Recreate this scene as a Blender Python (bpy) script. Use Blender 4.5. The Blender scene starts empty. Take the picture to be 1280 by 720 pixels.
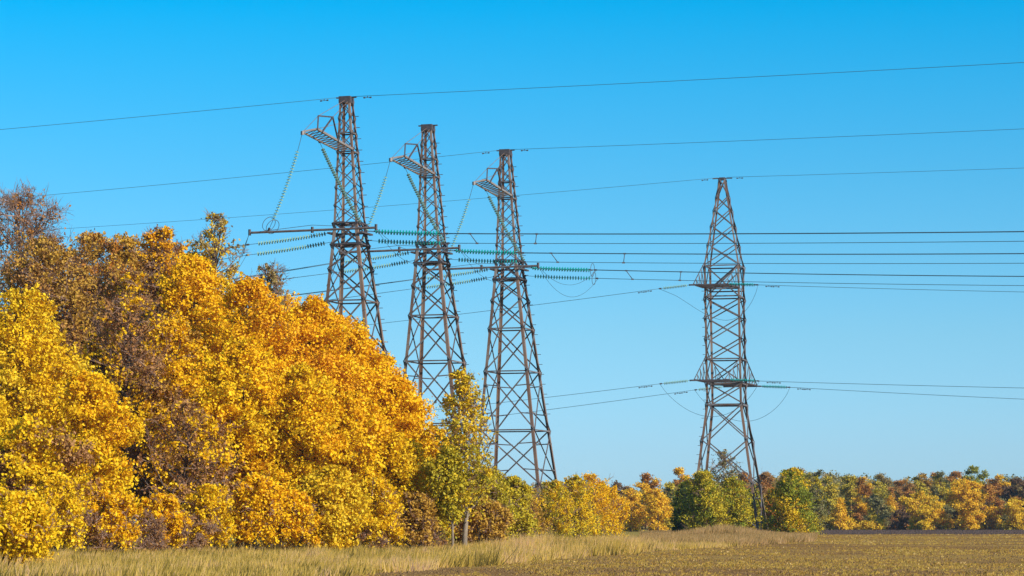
import bpy, math, random
import numpy as np
from mathutils import Vector
R = math.radians
SC = bpy.context.scene
COL = SC.collection
F = 3400.0                       # focal length in pixels of a 1280 wide frame
CAMH = 1.7
PITCH = math.atan((652 - 360) / F)

# ------------------------------------------------------------------ camera
cd = bpy.data.cameras.new('camera'); cam = bpy.data.objects.new('camera', cd); COL.objects.link(cam)
cd.sensor_width = 36; cd.lens = 36 * F / 1280; cd.clip_start = 0.5; cd.clip_end = 8000
cam.location = (0, 0, CAMH); cam.rotation_euler = (math.pi / 2 + PITCH, 0, 0)
SC.camera = cam

# ------------------------------------------------------------------ light
SUN_EL = R(31); SUN_AZ = R(128)            # azimuth measured clockwise from +Y (the view direction)
w = bpy.data.worlds.new('World'); SC.world = w; w.use_nodes = True
nt = w.node_tree; nt.nodes.clear()
out = nt.nodes.new('ShaderNodeOutputWorld'); bg = nt.nodes.new('ShaderNodeBackground')
sky = nt.nodes.new('ShaderNodeTexSky'); sky.sky_type = 'NISHITA'; sky.sun_disc = False
sky.sun_elevation = SUN_EL; sky.sun_rotation = SUN_AZ
sky.air_density = 1.0; sky.dust_density = 0.3; sky.ozone_density = 2.5; sky.altitude = 100
# deep polarised blue of a clear autumn sky: the sky colour is filtered by the height above the horizon
tcw = nt.nodes.new('ShaderNodeTexCoord'); sx_ = nt.nodes.new('ShaderNodeSeparateXYZ'); nt.links.new(tcw.outputs['Generated'], sx_.inputs[0])
rw = nt.nodes.new('ShaderNodeValToRGB'); el = rw.color_ramp.elements
stops = [(0, (.54, .90, 1.54)), (.027, (.52, .89, 1.42)), (.068, (.45, .87, 1.2)), (.123, (.25, .88, 1.2)), (.188, (.0, .93, 1.305)), (.3, (.03, .85, 1.25)), (.6, (.3, .8, 1.05)), (1, (.4, .8, 1.0))]
while len(el) < len(stops): el.new(.5)
for k_, (p_, c_) in enumerate(stops): el[k_].position = p_; el[k_].color = (c_[0] / 1.5, c_[1] / 1.5, c_[2] / 1.5, 1)
vm = nt.nodes.new('ShaderNodeVectorMath'); vm.operation = 'SCALE'; vm.inputs['Scale'].default_value = 1.5
hs = nt.nodes.new('ShaderNodeVectorMath'); hs.operation = 'MULTIPLY'
nt.links.new(sx_.outputs[2], rw.inputs[0]); nt.links.new(rw.outputs[0], vm.inputs[0]); nt.links.new(vm.outputs[0], hs.inputs[1])

nt.links.new(sky.outputs[0], hs.inputs[0]); nt.links.new(hs.outputs[0], bg.inputs[0])
bg.inputs[1].default_value = 0.090
nt.links.new(bg.outputs[0], out.inputs[0])
sd = bpy.data.lights.new('sun', 'SUN'); sd.energy = 5.0; sd.angle = R(0.5); sd.color = (1.0, 0.93, 0.82)
so = bpy.data.objects.new('sun', sd); COL.objects.link(so)
sv_ = Vector((math.sin(SUN_AZ) * math.cos(SUN_EL), math.cos(SUN_AZ) * math.cos(SUN_EL), math.sin(SUN_EL)))
so.rotation_euler = sv_.to_track_quat('Z', 'Y').to_euler()
SC.view_settings.view_transform = 'Standard'; SC.view_settings.look = 'None'
SC.view_settings.gamma = 1; SC.view_settings.use_curve_mapping = False
SC.view_settings.exposure = 0.42
SC.cycles.transparent_max_bounces = 8

# ------------------------------------------------------------------ helpers
def at(px, py, Y):
    rx = (px - 640) / F; ry = (360 - py) / F
    d = (rx, math.cos(PITCH) - ry * math.sin(PITCH), math.sin(PITCH) + ry * math.cos(PITCH))
    k = Y / d[1]
    return Vector((d[0] * k, Y, CAMH + d[2] * k))
def gp(px, py):
    a = at(px, py, 100.0); k = CAMH / (CAMH - a.z)
    return (a.x * k, 100 * k)
def projx(p):
    c = (p.y) * math.cos(PITCH) + (p.z - CAMH) * math.sin(PITCH)
    return 640 + F * p.x / c

def tag(o, label=None, cat=None, group=None, kind=None):
    if label: o['label'] = label
    if cat: o['category'] = cat
    if group: o['group'] = group
    if kind: o['kind'] = kind
    return o
def empty(name, loc, label, cat, group=None):
    o = bpy.data.objects.new(name, None); COL.objects.link(o); o.location = loc
    o.empty_display_size = 0.5
    return tag(o, label, cat, group)
class MB:
    def __init__(s): s.v = []; s.f = []
    def prism(s, prof, p0, p1, side):
        p0 = Vector(p0); p1 = Vector(p1); d = (p1 - p0).normalized()
        a = Vector(side); a = (a - d * a.dot(d))
        if a.length < 1e-4: a = d.orthogonal()
        a.normalize(); b = d.cross(a)
        n = len(prof); i = len(s.v)
        for p in (p0, p1):
            for (x, y) in prof: s.v.append(tuple(p + a * x + b * y))
        for k in range(n):
            k2 = (k + 1) % n; s.f.append((i + k, i + k2, i + n + k2, i + n + k))
        s.f.append(tuple(range(i + n - 1, i - 1, -1))); s.f.append(tuple(range(i + n, i + 2 * n)))
    def angle(s, p0, p1, w, side=(0, 0, 1), t=None):
        t = t or w * 0.16
        s.prism([(0, 0), (w, 0), (w, t), (t, t), (t, w), (0, w)], p0, p1, side)
    def bar(s, p0, p1, w, h=None, side=(0, 0, 1)):
        h = h or w; a = w / 2; b = h / 2
        s.prism([(-a, -b), (a, -b), (a, b), (-a, b)], p0, p1, side)
    def tube(s, pts, rad, n=6, cap=True):
        pts = [Vector(p) for p in pts]
        if not hasattr(rad, '__len__'): rad = [rad] * len(pts)
        i = len(s.v); pa = None
        for k, p in enumerate(pts):
            d = (pts[min(k + 1, len(pts) - 1)] - pts[max(k - 1, 0)]).normalized()
            if pa is None: pa = d.orthogonal().normalized()
            a = (pa - d * pa.dot(d))
            a = a.normalized() if a.length > 1e-5 else d.orthogonal().normalized()
            pa = a; b = d.cross(a)
            for q in range(n):
                t = 2 * math.pi * q / n; s.v.append(tuple(p + (a * math.cos(t) + b * math.sin(t)) * rad[k]))
        for k in range(len(pts) - 1):
            for q in range(n):
                q2 = (q + 1) % n
                s.f.append((i + k * n + q, i + k * n + q2, i + (k + 1) * n + q2, i + (k + 1) * n + q))
        if cap:
            s.f.append(tuple(range(i + n - 1, i - 1, -1)))
            j = i + (len(pts) - 1) * n; s.f.append(tuple(range(j, j + n)))
    def build(s, name, mat, parent=None, smooth=False):
        me = bpy.data.meshes.new(name); me.from_pydata(s.v, [], s.f); me.materials.append(mat)
        if smooth: me.polygons.foreach_set('use_smooth', [True] * len(me.polygons))
        me.update()
        o = bpy.data.objects.new(name, me); COL.objects.link(o)
        if parent: o.parent = parent
        return o
def quadmesh(name, verts, mat, tint=None, parent=None, k=4):
    """verts: (N,k,3) array of separate faces, tint: (N,) one value a face"""
    N = len(verts); me = bpy.data.meshes.new(name)
    me.vertices.add(N * k); me.vertices.foreach_set('co', verts.reshape(-1).astype(np.float32))
    me.loops.add(N * k); me.loops.foreach_set('vertex_index', np.arange(N * k, dtype=np.int32))
    me.polygons.add(N); me.polygons.foreach_set('loop_start', np.arange(0, N * k, k, dtype=np.int32))
    try: me.polygons.foreach_set('loop_total', np.full(N, k, dtype=np.int32))
    except Exception: pass
    if tint is not None:
        a = me.attributes.new('tint', 'FLOAT', 'FACE'); a.data.foreach_set('value', tint.astype(np.float32))
    me.materials.append(mat); me.update(calc_edges=True)
    o = bpy.data.objects.new(name, me); COL.objects.link(o)
    if parent: o.parent = parent
    return o
def copy_tree(o, parent=None):
    c = o.copy(); COL.objects.link(c); c.parent = parent
    for ch in list(o.children): copy_tree(ch, c)
    return c

# ------------------------------------------------------------------ materials
def newmat(name):
    m = bpy.data.materials.new(name); m.use_nodes = True; n = m.node_tree
    return m, n, n.nodes['Principled BSDF']
def ramp(n, stops):
    r = n.nodes.new('ShaderNodeValToRGB'); e = r.color_ramp.elements
    while len(e) < len(stops): e.new(0.5)
    for k, (p, c) in enumerate(stops): e[k].position = p; e[k].color = (*c, 1)
    return r
def noisemat(name, stops, scale, rough=0.8, metal=0.0, coord='Object', bump=0.0, stretch=(1, 1, 1), detail=6, spec=0.3):
    m, n, p = newmat(name); tc = n.nodes.new('ShaderNodeTexCoord'); mp = n.nodes.new('ShaderNodeMapping')
    mp.inputs['Scale'].default_value = stretch
    nz = n.nodes.new('ShaderNodeTexNoise'); nz.inputs['Scale'].default_value = scale; nz.inputs['Detail'].default_value = detail
    nz.inputs['Roughness'].default_value = 0.65
    n.links.new(tc.outputs[coord], mp.inputs[0]); n.links.new(mp.outputs[0], nz.inputs[0])
    r = ramp(n, stops); n.links.new(nz.outputs[0], r.inputs[0]); n.links.new(r.outputs[0], p.inputs['Base Color'])
    p.inputs['Roughness'].default_value = rough; p.inputs['Metallic'].default_value = metal
    p.inputs['Specular IOR Level'].default_value = spec
    if bump:
        b = n.nodes.new('ShaderNodeBump'); b.inputs['Strength'].default_value = bump; b.inputs['Distance'].default_value = 0.1
        n.links.new(nz.outputs[0], b.inputs['Height']); n.links.new(b.outputs[0], p.inputs['Normal'])
    return m
def leafmat(name, cols, trans=0.28, rough=0.55):
    m, n, p = newmat(name)
    a = n.nodes.new('ShaderNodeAttribute'); a.attribute_name = 'tint'
    r = ramp(n, [(k / (len(cols) - 1), c) for k, c in enumerate(cols)])
    n.links.new(a.outputs['Fac'], r.inputs[0]); n.links.new(r.outputs[0], p.inputs['Base Color'])
    p.inputs['Roughness'].default_value = rough; p.inputs['Specular IOR Level'].default_value = 0.12
    t = n.nodes.new('ShaderNodeBsdfTranslucent'); n.links.new(r.outputs[0], t.inputs[0])
    mx = n.nodes.new('ShaderNodeMixShader'); mx.inputs[0].default_value = trans
    o = n.nodes['Material Output']
    n.links.new(p.outputs[0], mx.inputs[1]); n.links.new(t.outputs[0], mx.inputs[2]); n.links.new(mx.outputs[0], o.inputs[0])
    return m
RUST = noisemat('rusted_steel', [(0.3, (.12, .068, .048)), (0.5, (.21, .125, .085)), (0.60, (.25, .19, .155)), (0.75, (.28, .25, .23))], 0.9, 0.65, 0.1, stretch=(1, 1, .25))
STEEL = noisemat('weathered_steel', [(0.32, (.15, .075, .05)), (0.5, (.15, .125, .115)), (0.65, (.22, .21, .22))], 0.8, 0.55, 0.3)
ARMM = noisemat('galvanised_arm', [(0.32, (.25, .17, .13)), (0.5, (.24, .20, .18)), (0.65, (.28, .26, .25))], 0.8, 0.6, 0.2)
DARKSTEEL = noisemat('dark_steel', [(0.3, (.05, .04, .045)), (0.7, (.13, .11, .11))], 2, 0.6, 0.3)
PIPE = noisemat('jumper_pipe', [(0.3, (.16, .11, .10)), (0.7, (.24, .19, .17))], 1.5, 0.5, 0.4)
WIRE = noisemat('aluminium_wire', [(0.3, (.045, .10, .14)), (0.7, (.07, .14, .19))], 0.2, 0.5, 0.2)
def glassmat(name, c, tr):
    m, n, p = newmat(name)
    tc = n.nodes.new('ShaderNodeTexCoord'); nz = n.nodes.new('ShaderNodeTexNoise'); nz.inputs['Scale'].default_value = 3
    n.links.new(tc.outputs['Object'], nz.inputs[0])
    r = ramp(n, [(0.35, tuple(x * .75 for x in c)), (0.65, c)]); n.links.new(nz.outputs[0], r.inputs[0])
    n.links.new(r.outputs[0], p.inputs['Base Color'])
    p.inputs['Roughness'].default_value = 0.12; p.inputs['Transmission Weight'].default_value = tr; p.inputs['IOR'].default_value = 1.3
    return m
GREEN = glassmat('green_glass', (.0, .26, .23), 0.05)
GREEN_SUNLIT = glassmat('green_glass_sunlit', (.24, .42, .35), 0.1)  # same green glass, the sun's reflection put into a paler colour

# ------------------------------------------------------------------ the setting: ground
def sheet(name, poly, z, mat):
    mb = MB(); mb.v = [(x, y, z) for x, y in poly]; mb.f = [tuple(range(len(poly)))]
    return tag(mb.build(name, mat), kind='structure')
def mixground(name, ca, cb, cc, s1, s2, stretch=(1, 1, 1), bump=.6):
    m, n, p = newmat(name); tc = n.nodes.new('ShaderNodeTexCoord'); mp = n.nodes.new('ShaderNodeMapping'); mp.inputs['Scale'].default_value = stretch
    n.links.new(tc.outputs['Object'], mp.inputs[0])
    a = n.nodes.new('ShaderNodeTexNoise'); a.inputs['Scale'].default_value = s1; a.inputs['Detail'].default_value = 8; a.inputs['Roughness'].default_value = .7
    b = n.nodes.new('ShaderNodeTexNoise'); b.inputs['Scale'].default_value = s2; b.inputs['Detail'].default_value = 5
    n.links.new(mp.outputs[0], a.inputs[0]); n.links.new(mp.outputs[0], b.inputs[0])
    r1 = ramp(n, [(0.38, ca), (0.62, cb)]); r2 = ramp(n, [(0.42, (0, 0, 0)), (0.6, (1, 1, 1))])
    n.links.new(a.outputs[0], r1.inputs[0]); n.links.new(b.outputs[0], r2.inputs[0])
    mx = n.nodes.new('ShaderNodeMix'); mx.data_type = 'RGBA'
    n.links.new(r2.outputs[0], mx.inputs[0]); n.links.new(r1.outputs[0], mx.inputs[6]); mx.inputs[7].default_value = (*cc, 1)
    n.links.new(mx.outputs[2], p.inputs['Base Color']); p.inputs['Roughness'].default_value = .95; p.inputs['Specular IOR Level'].default_value = 0.0
    bu = n.nodes.new('ShaderNodeBump'); bu.inputs['Strength'].default_value = bump; bu.inputs['Distance'].default_value = .15
    n.links.new(a.outputs[0], bu.inputs['Height']); n.links.new(bu.outputs[0], p.inputs['Normal'])
    return m
GROUND = mixground('meadow_ground', (.22, .14, .04), (.36, .25, .07), (.22, .18, .04), 1.5, .12)
FIELD = mixground('field_soil', (.12, .062, .026), (.28, .16, .06), (.30, .19, .055), 2.2, .06, (.4, 1, 1))
PLOUGH = mixground('ploughed_soil', (.045, .028, .022), (.085, .055, .042), (.06, .04, .03), 1.2, .2)
HEAD = mixground('grass_margin', (.20, .18, .07), (.26, .23, .10), (.16, .19, .07), 1.2, .1)
sheet('ground', [(-3000, -400), (3000, -400), (3000, 5000), (-3000, 5000)], 0, GROUND)
EDGE = [(-14, -60), (-8, 40), gp(430, 720), gp(640, 703), gp(800, 690), gp(1010, 677), (40, 361)]
sheet('field', [(700, -60), (700, 361)] + EDGE[::-1], .006, FIELD)
sheet('ploughed_strip', [(39, 361), (700, 361), (700, 575), (66, 575)], .012, PLOUGH)
sheet('grass_margin', [(60, 575), (700, 575), (700, 600), (60, 600)], .009, HEAD)

# ------------------------------------------------------------------ pylons of the high line
PSI = R(17)
U = Vector((math.cos(PSI), -math.sin(PSI), 0)); V = Vector((-math.sin(PSI), -math.cos(PSI), 0))
D1 = 227.0
P1 = at(433, 122, D1); H = P1.z
LEAN = 0.032
def base_of(px, py):
    D = 200.0
    for _ in range(60): D *= (H - CAMH) / (at(px, py, D).z - CAMH)
    p = at(px, py, D); return Vector((p.x + LEAN * H, D, 0))
B = [Vector((P1.x + LEAN * H, D1, 0)), base_of(535, 157), base_of(632, 188)]
ZW = 26.3                                  # waist
def half(z):
    if z > ZW: return .44 + (1.08 - .44) * (H - z) / (H - ZW)
    return 1.08 + (3.75 - 1.08) * (ZW - z) / ZW
def pp(z, su, sv, k=1.0):
    a = half(z) * k
    return U * (su * a) + V * (sv * a) + Vector((-LEAN * z, 0, z))
CORN = [(-1, 1), (1, 1), (1, -1), (-1, -1)]     # left, near, right, back
def lattice(levels, fn, w, mb, ring_at=(), horiz=True, ringw=None):
    for za, zb in zip(levels[:-1], levels[1:]):
        for k in range(4):
            c0 = CORN[k]; c1 = CORN[(k + 1) % 4]
            n = U * (c0[0] + c1[0]) + V * (c0[1] + c1[1])
            o = n.normalized() * (w * .4)
            mb.angle(fn(za, *c0) + o, fn(zb, *c1) + o, w, n)
            mb.angle(fn(za, *c1) - o * .3, fn(zb, *c0) - o * .3, w, n)
    for z in ring_at:
        for k in range(4):
            mb.angle(fn(z, *CORN[k]), fn(z, *CORN[(k + 1) % 4]), ringw or w, (0, 0, -1))
def pylon(label):
    root = empty('lattice_pylon', (0, 0, 0), label, 'pylon', 'tall single pylons of the high line')
    for c in CORN:
        mb = MB(); inw = -(U * c[0]); inw2 = -(V * c[1])
        pts = [0, ZW, H - .2]
        for za, zb, ww in ((0, ZW, .27), (ZW, H - .1, .19)):
            a = pp(za, *c); b = pp(zb, *c)
            d = (b - a).normalized()
            # an L profile whose two flanges lie in the faces that meet at this corner
            x = (inw - d * inw.dot(d)).normalized(); y = (inw2 - d * inw2.dot(d)).normalized(); t = .035
            i = len(mb.v)
            for p in (a, b):
                for (s, r) in ((0, 0), (ww, 0), (ww, t), (t, t), (t, ww), (0, ww)): mb.v.append(tuple(p + x * s + y * r))
            for k in range(6): mb.f.append((i + k, i + (k + 1) % 6, i + 6 + (k + 1) % 6, i + 6 + k))
        mb.bar(pp(0, *c) + Vector((0, 0, -.3)), pp(0, *c) + Vector((0, 0, .35)), .8)
        mb.build('leg', RUST, root)
    lo = [0, 5.2, 10.4, 16.0, 20.1, 22.8, 24.8]
    mb = MB(); lattice(lo, pp, .115, mb, ring_at=[10.4, 16.0, 20.1], ringw=.12)
    for za, zb in ((0, 5.2), (5.2, 10.4), (10.4, 16.0)):      # secondary members
        zm = (za + zb) / 2
        for k in range(4):
            c0 = CORN[k]; c1 = CORN[(k + 1) % 4]; m = pp(zm, (c0[0] + c1[0]) / 2, (c0[1] + c1[1]) / 2)
            for c in (c0, c1):
                q = pp(za + (zb - za) * .25, *c); e = pp(za, *c) + (pp(zb, *(c1 if c is c0 else c0)) - pp(za, *c)) * .27
                mb.angle(q, e, .1); q = pp(za + (zb - za) * .75, *c)
                e = pp(zb, *c) + (pp(za, *(c1 if c is c0 else c0)) - pp(zb, *c)) * .27
                mb.angle(q, e, .1)
    mb.build('lower_bracing', STEEL, root)
    mb = MB(); up = list(np.linspace(26.6, 32.7, 5)) + list(np.linspace(32.7, H - .3, 4))[1:]
    lattice(up, pp, .07, mb, ring_at=[32.7, 34.3], ringw=.12)
    mb.build('upper_bracing', STEEL, root)
    mb = MB()                                                   # waist with its two rings and plan bracing
    lattice([24.8, 26.6], pp, .13, mb)
    for z, ww in ((24.8, .2), (26.6, .16)):
        for k in range(4):
            mb.bar(pp(z, *CORN[k], 1.04), pp(z, *CORN[(k + 1) % 4], 1.04), ww * .6, ww)
        mb.bar(pp(z, -1, 1), pp(z, 1, -1), .1, .16); mb.bar(pp(z, 1, 1), pp(z, -1, -1), .1, .16)
    for s in (-1, 1):
        mb.bar(pp(25.75, s * 1.25, -1.15), pp(25.75, s * 1.25, 1.15), .14, .3)
        mb.bar(pp(25.75, s * 1.25, 0), pp(25.75, 0, 0), .14, .25)
    mb.bar(pp(26.7, -.6, -.8), pp(26.7, -.6, .8), .7, .1, side=U); mb.bar(pp(24.9, .3, -.9), pp(24.9, .3, .9), .9, .08, side=U)
    mb.build('waist_frame', DARKSTEEL, root)
    mb = MB(); mb.bar((0, 0, 0), U * .34, .05); bo = mb.build('step_bolt', DARKSTEEL, root); z = 12.0
    bo.location = pp(z, 1, -1)                                   # step bolts on the right leg
    while z < H - 2:
        z += .95; c_ = bo.copy(); COL.objects.link(c_); c_.parent = root; c_.location = pp(z, 1, -1)
    mb = MB(); t = pp(H, 0, 0)
    mb.bar(t + Vector((0, 0, -.5)), t + Vector((0, 0, .06)), 1.02, 1.02, side=U)
    mb.bar(t - U * .9, t + U * .9, .1, .16)
    mb.build('cap', DARKSTEEL, root)
    # crossarm
    off = B[0]; tip = at(378, 165.5, D1 - 9.8) - off; nend = at(397, 162, D1 - 9.6) - off
    la = pp(32.75, -1, 1); na = pp(32.75, 1, 1)
    mb = MB(); mb.angle(la, tip, .13, (0, 0, 1)); mb.angle(na, nend, .17, (0, 0, 1)); mb.angle(nend, tip, .14)
    N = 11
    for k in range(N + 1):
        a = la + (tip - la) * (k / N) * .9; b = na + (nend - na) * (k / N)
        mb.angle(a, b, .08)
        if k < N:
            b2 = na + (nend - na) * ((k + 1) / N); mb.angle(a, b2, .055)
    mb.bar(tip + Vector((0, 0, -.2)), tip + Vector((0, 0, .1)), .2)
    arm = mb.build('crossarm', ARMM, root)
    mb = MB(); t1 = nend + Vector((.05, 0, 1.12)); q = na + (nend - na) * .42; t2 = na + (nend - na) * .58 + Vector((0, 0, 1.75))
    for a, b in ((nend, t1), (t1, t2), (t2, q), (t2, nend + (na - nend) * .12)): mb.bar(a, b, .11)
    mb.build('stay_frame', DARKSTEEL, arm)
    mb = MB()
    for a, b in ((tip, t1), (t1, pp(H - .3, 0, .9)), (t2, pp(H - .4, .6, .9)), (tip, la + (pp(H, -1, 1) - la) * .5)): mb.tube([a, b], .022, 4)
    mb.build('stay_rod', RUST, arm)
    return root, tip, la + (tip - la) * .52
LB = ['leftmost and tallest-looking of three rusty lattice pylons, its lower half behind orange trees',
      'middle one of three rusty lattice pylons, without a wire at its top',
      'right one of the three rusty arm-carrying lattice pylons, feet in yellow bushes']
py0, TIP, MID = pylon(LB[0]); PY = [py0, copy_tree(py0), copy_tree(py0)]
for o, b, l in zip(PY, B, LB): o.location = b; o['label'] = l
ORD = ['leftmost', 'middle', 'right-hand']

# ------------------------------------------------------------------ insulator strings, jumpers and wires
def string(start, end, l0, l1, label, mat, group, rings=False, sag=0.0, double=False, rad=.165, pitch=.17):
    root = empty('insulator_string', start, label, 'insulator string', group)
    e = Vector(end) - Vector(start); L = e.length; d = e.normalized()
    side = d.cross(Vector((0, 0, 1))).normalized()
    def pt(t): return e * t + Vector((0, 0, -1)) * (sag * 4 * t * (1 - t)) if abs(d.z) < .6 else e * t + Vector((1, 0, 0)) * (sag * 4 * t * (1 - t))
    mb = MB(); rows = (-.33, .33) if double else (0,)
    for r in rows: mb.tube([pt(t) + side * r for t in np.linspace(0, 1, 9)], .02, 5)
    if double:
        for t in (l0 / L, 1 - l1 / L): mb.bar(pt(t) - side * .4, pt(t) + side * .4, .09, .14)
    mb.bar(pt(0), pt(.15 / L), .16); mb.bar(pt(1 - .25 / L), pt(1), .14)
    mb.build('rod', DARKSTEEL, root)
    n = int((L - l0 - l1) / pitch); prof = [(-.055, .045), (-.05, .06), (.0, rad), (.02, rad * .97), (.03, .06), (.055, .045)]
    for r in rows:
        ds = MB()
        for k in range(n):
            t = (l0 + (k + .5) * pitch) / L; c = pt(t) + side * r; dd = (pt(t + .01) - pt(t - .01)).normalized()
            a = dd.orthogonal().normalized(); b = dd.cross(a); i = len(ds.v); S = 9
            for (x, q) in prof:
                for j in range(S):
                    an = 2 * math.pi * j / S; ds.v.append(tuple(c + dd * x + (a * math.cos(an) + b * math.sin(an)) * q))
            for m in range(len(prof) - 1):
                for j in range(S):
                    j2 = (j + 1) % S; ds.f.append((i + m * S + j, i + m * S + j2, i + (m + 1) * S + j2, i + (m + 1) * S + j))
        ds.build('disc_stack', mat, root)
    if rings:
        rg = MB(); c = pt(1 - l1 * .7 / L); a = side; b = d.cross(a).normalized() if rings == 1 else d
        if rings == 2: b = d
        for s in ((-.28, .28) if rings == 2 else (0,)):
            cc = c + (d.cross(side).normalized() * s if rings == 2 else Vector())
            rg.tube([cc + (a * math.cos(t) * .62 + b * math.sin(t) * .62) for t in np.linspace(0, 2 * math.pi, 25)], .024, 5)
        rg.build('grading_ring', DARKSTEEL, root)
    return root
def catenary(p0, d, h, s1, L=300.0, n=40, s0=0.0):
    return [p0 + d * s + Vector((0, 0, -4 * h * (s / L) * (1 - s / L))) for s in np.linspace(s0, s1, n)]
def fit_h(p0, d, tx, ty, L=300.0):
    lo, hi = 0.0, 200.0; sg = 1 if d.x > 0 else -1
    for _ in range(60):
        s = (lo + hi) / 2; p = p0 + d * s
        if (projx(Vector((p.x, p.y, p.z))) - tx) * sg < 0: lo = s
        else: hi = s
    p = p0 + d * s; z = at(tx, ty, p.y).z
    return (p.z - z) / (4 * (s / L) * (1 - s / L))
def wire(name, p0, pts, rad, label, cat, group, dampers=()):
    mb = MB(); mb.tube([p - p0 for p in pts], rad, 6)
    o = mb.build(name, WIRE, None, smooth=True); o.location = p0; tag(o, label, cat, group)
    for x in dampers:
        for k in range(len(pts) - 1):
            xa, xb = sorted((projx(pts[k]), projx(pts[k + 1])))
            if 1:
                if xa <= x < xb:
                    dm = MB()
                    t = (x - projx(pts[k])) / (projx(pts[k + 1]) - projx(pts[k])); c = pts[k].lerp(pts[k + 1], t) - p0
                    dd = (pts[k + 1] - pts[k]).normalized(); c2 = c + Vector((0, 0, -.14))
                    dm.bar(c, c2, .05); dm.tube([c2 - dd * .28, c2 + dd * .28], .02, 5)
                    for q in (-1, 1): dm.tube([c2 + dd * q * .2, c2 + dd * q * .36], [.055, .07], 7)
                    dm.build('vibration_damper', DARKSTEEL, o)
    return o
def DR(deg): return Vector((math.cos(R(deg)), -math.sin(R(deg)), 0))
def DL(deg): return Vector((-math.cos(R(deg)), math.sin(R(deg)), 0))
dr = DR(24); dl = DL(18)
o1 = B[0]
ER = [at(560, 292, D1 - 2.8) - o1, at(562, 304, D1 - 2.8) - o1]
EL = [at(308, 306, D1 + 2.8) - o1, at(308, 319, D1 + 2.8) - o1]
SR = [pp(25.95, 1.25, 0), pp(25.15, 1.25, 0)]; SL = [pp(25.95, -1.25, 0), pp(25.15, -1.25, 0)]
PL = at(312, 291, D1 - 6.2) - o1; PRt = at(470, 284.5, D1 - 9.6) - o1
RT = [[289.5, 301.5], [317, 329], [345.5, 357]]
LTG = [[(230, 322), (230, 335)], [(367, 337), (345, 350)], [(426, 361.5), (426, 373)]]
UPLO = ['upper', 'lower']
for i, b in enumerate(B):
    nm = ORD[i] + ' crossarm pylon'
    for k in (0, 1):
        string(b + SR[k], b + ER[k], .95, .6, f'{UPLO[k]} teal insulator string pulling right from the {nm}', GREEN,
               'teal insulator strings on the right sides of the pylons', rings=(1 if (i == 2) else False), double=(k == 0), sag=.05, pitch=.27, rad=.2)
        string(b + SL[k], b + EL[k], .75, .9, f'{UPLO[k]} pale insulator string pulling left from the {nm}', GREEN_SUNLIT,
               'pale insulator strings on the left sides of the pylons', sag=.08, pitch=.24, rad=.19)
        for side, E, d in (('right', ER[k], dr), ('left', EL[k], dl)):
            p = b + E
            t = (1280, RT[i][k]) if side == 'right' else LTG[i][k]
            h = fit_h(p, d, *t)
            if side == 'left': h = max(5.5, min(h, 9.5))
            sd_ = d.cross(Vector((0, 0, 1)))
            for q, off in ((('nearer ', .2), ('farther ', -.2)) if k == 0 else (('', 0),)):
                q0 = p + sd_ * off
                wire('power_cable', q0, catenary(q0, d, h, 160), .025,
                     f'{q}{UPLO[k]} bundle cable running {side} from the {nm}', 'power cable',
                     f'cables running {side} from the three pylons')
            if side == 'right' and k == 1:
                hh = [fit_h(b + ER[0], d, 1280, RT[i][0]), h]
                for n_, s in enumerate([(2, 8), (2.6, 9.6), (3, 8.5)][i]):
                    a = b + ER[0] + d * s + Vector((0, 0, -4 * hh[0] * (s / 300) * (1 - s / 300)))
                    s2 = s + (.5 if n_ != 1 else -.25)
                    c = b + ER[1] + d * s2 + Vector((0, 0, -4 * hh[1] * (s2 / 300) * (1 - s2 / 300)))
                    mb = MB(); mb.tube([Vector(), c - a], .035, 5); mb.bar(Vector((-.12, 0, 0)), Vector((.12, 0, 0)), .12); mb.bar(c - a - Vector((.12, 0, 0)), c - a + Vector((.12, 0, 0)), .12)
                    o = mb.build('cable_spacer', DARKSTEEL); o.location = a
                    tag(o, f'{["first", "second", "third"][n_]} cable spacer, counted from the left, right of the {nm}', 'cable spacer', 'spacers between bundled cables')
    # hanging strings that hold the jumper pipe
    string(b + TIP, b + PL.lerp(PRt, .15) + Vector((0, 0, .1)), 1.6, .7, f'insulator string with a grading ring, hanging from the arm tip of the {nm}', GREEN_SUNLIT,
           'hanging insulator strings under the crossarms', rings=2 if i == 0 else False, sag=.22, pitch=.25, rad=.17)
    string(b + MID, b + PL.lerp(PRt, .9) + Vector((0, 0, .1)), .8, .5, f'insulator string hanging from mid arm and crossing the {nm}', GREEN_SUNLIT,
           'hanging insulator strings under the crossarms', sag=-.15, pitch=.25, rad=.17)
    pr = empty('jumper_pipe', b + PL, f'rusty horizontal jumper pipe hung beside the waist of the {nm}', 'jumper pipe', 'rigid jumper pipes beside the pylons')
    mb = MB(); e = PRt - PL; mb.tube([Vector(), e], .095, 8); mb.build('pipe', PIPE, pr)
    mb = MB()
    for t in (0, .5, 1.0):
        c = e * t; mb.bar(c - Vector((0, 0, .22)), c + Vector((0, 0, .28)), .16)
    mb.tube([e * .1 + Vector((0, 0, .08)), e * .5 + Vector((0, 0, .42)), e * .9 + Vector((0, 0, .08))], .025, 4)
    mb.build('clamp', DARKSTEEL, pr)
    def loop(a, c, dip, lab, bx=0):
        pts = [a.lerp(c, t) + Vector((bx, 0, -dip)) * (4 * t * (1 - t)) for t in np.linspace(0, 1, 18)]
        wire('jumper_cable', a, pts, .018, lab, 'jumper cable', 'jumper loops of the three pylons')
    loop(b + PL, b + EL[0], 1.5, f'short jumper loop at the left pipe end of the {nm}', -.5)
    loop(b + PL + Vector((0, .1, 0)), b + EL[1], 2.0, f'longer jumper loop at the left pipe end of the {nm}', -.9)
    loop(b + PRt, b + ER[0], 1.6, f'shallow jumper loop under the teal strings right of the {nm}')
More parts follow.
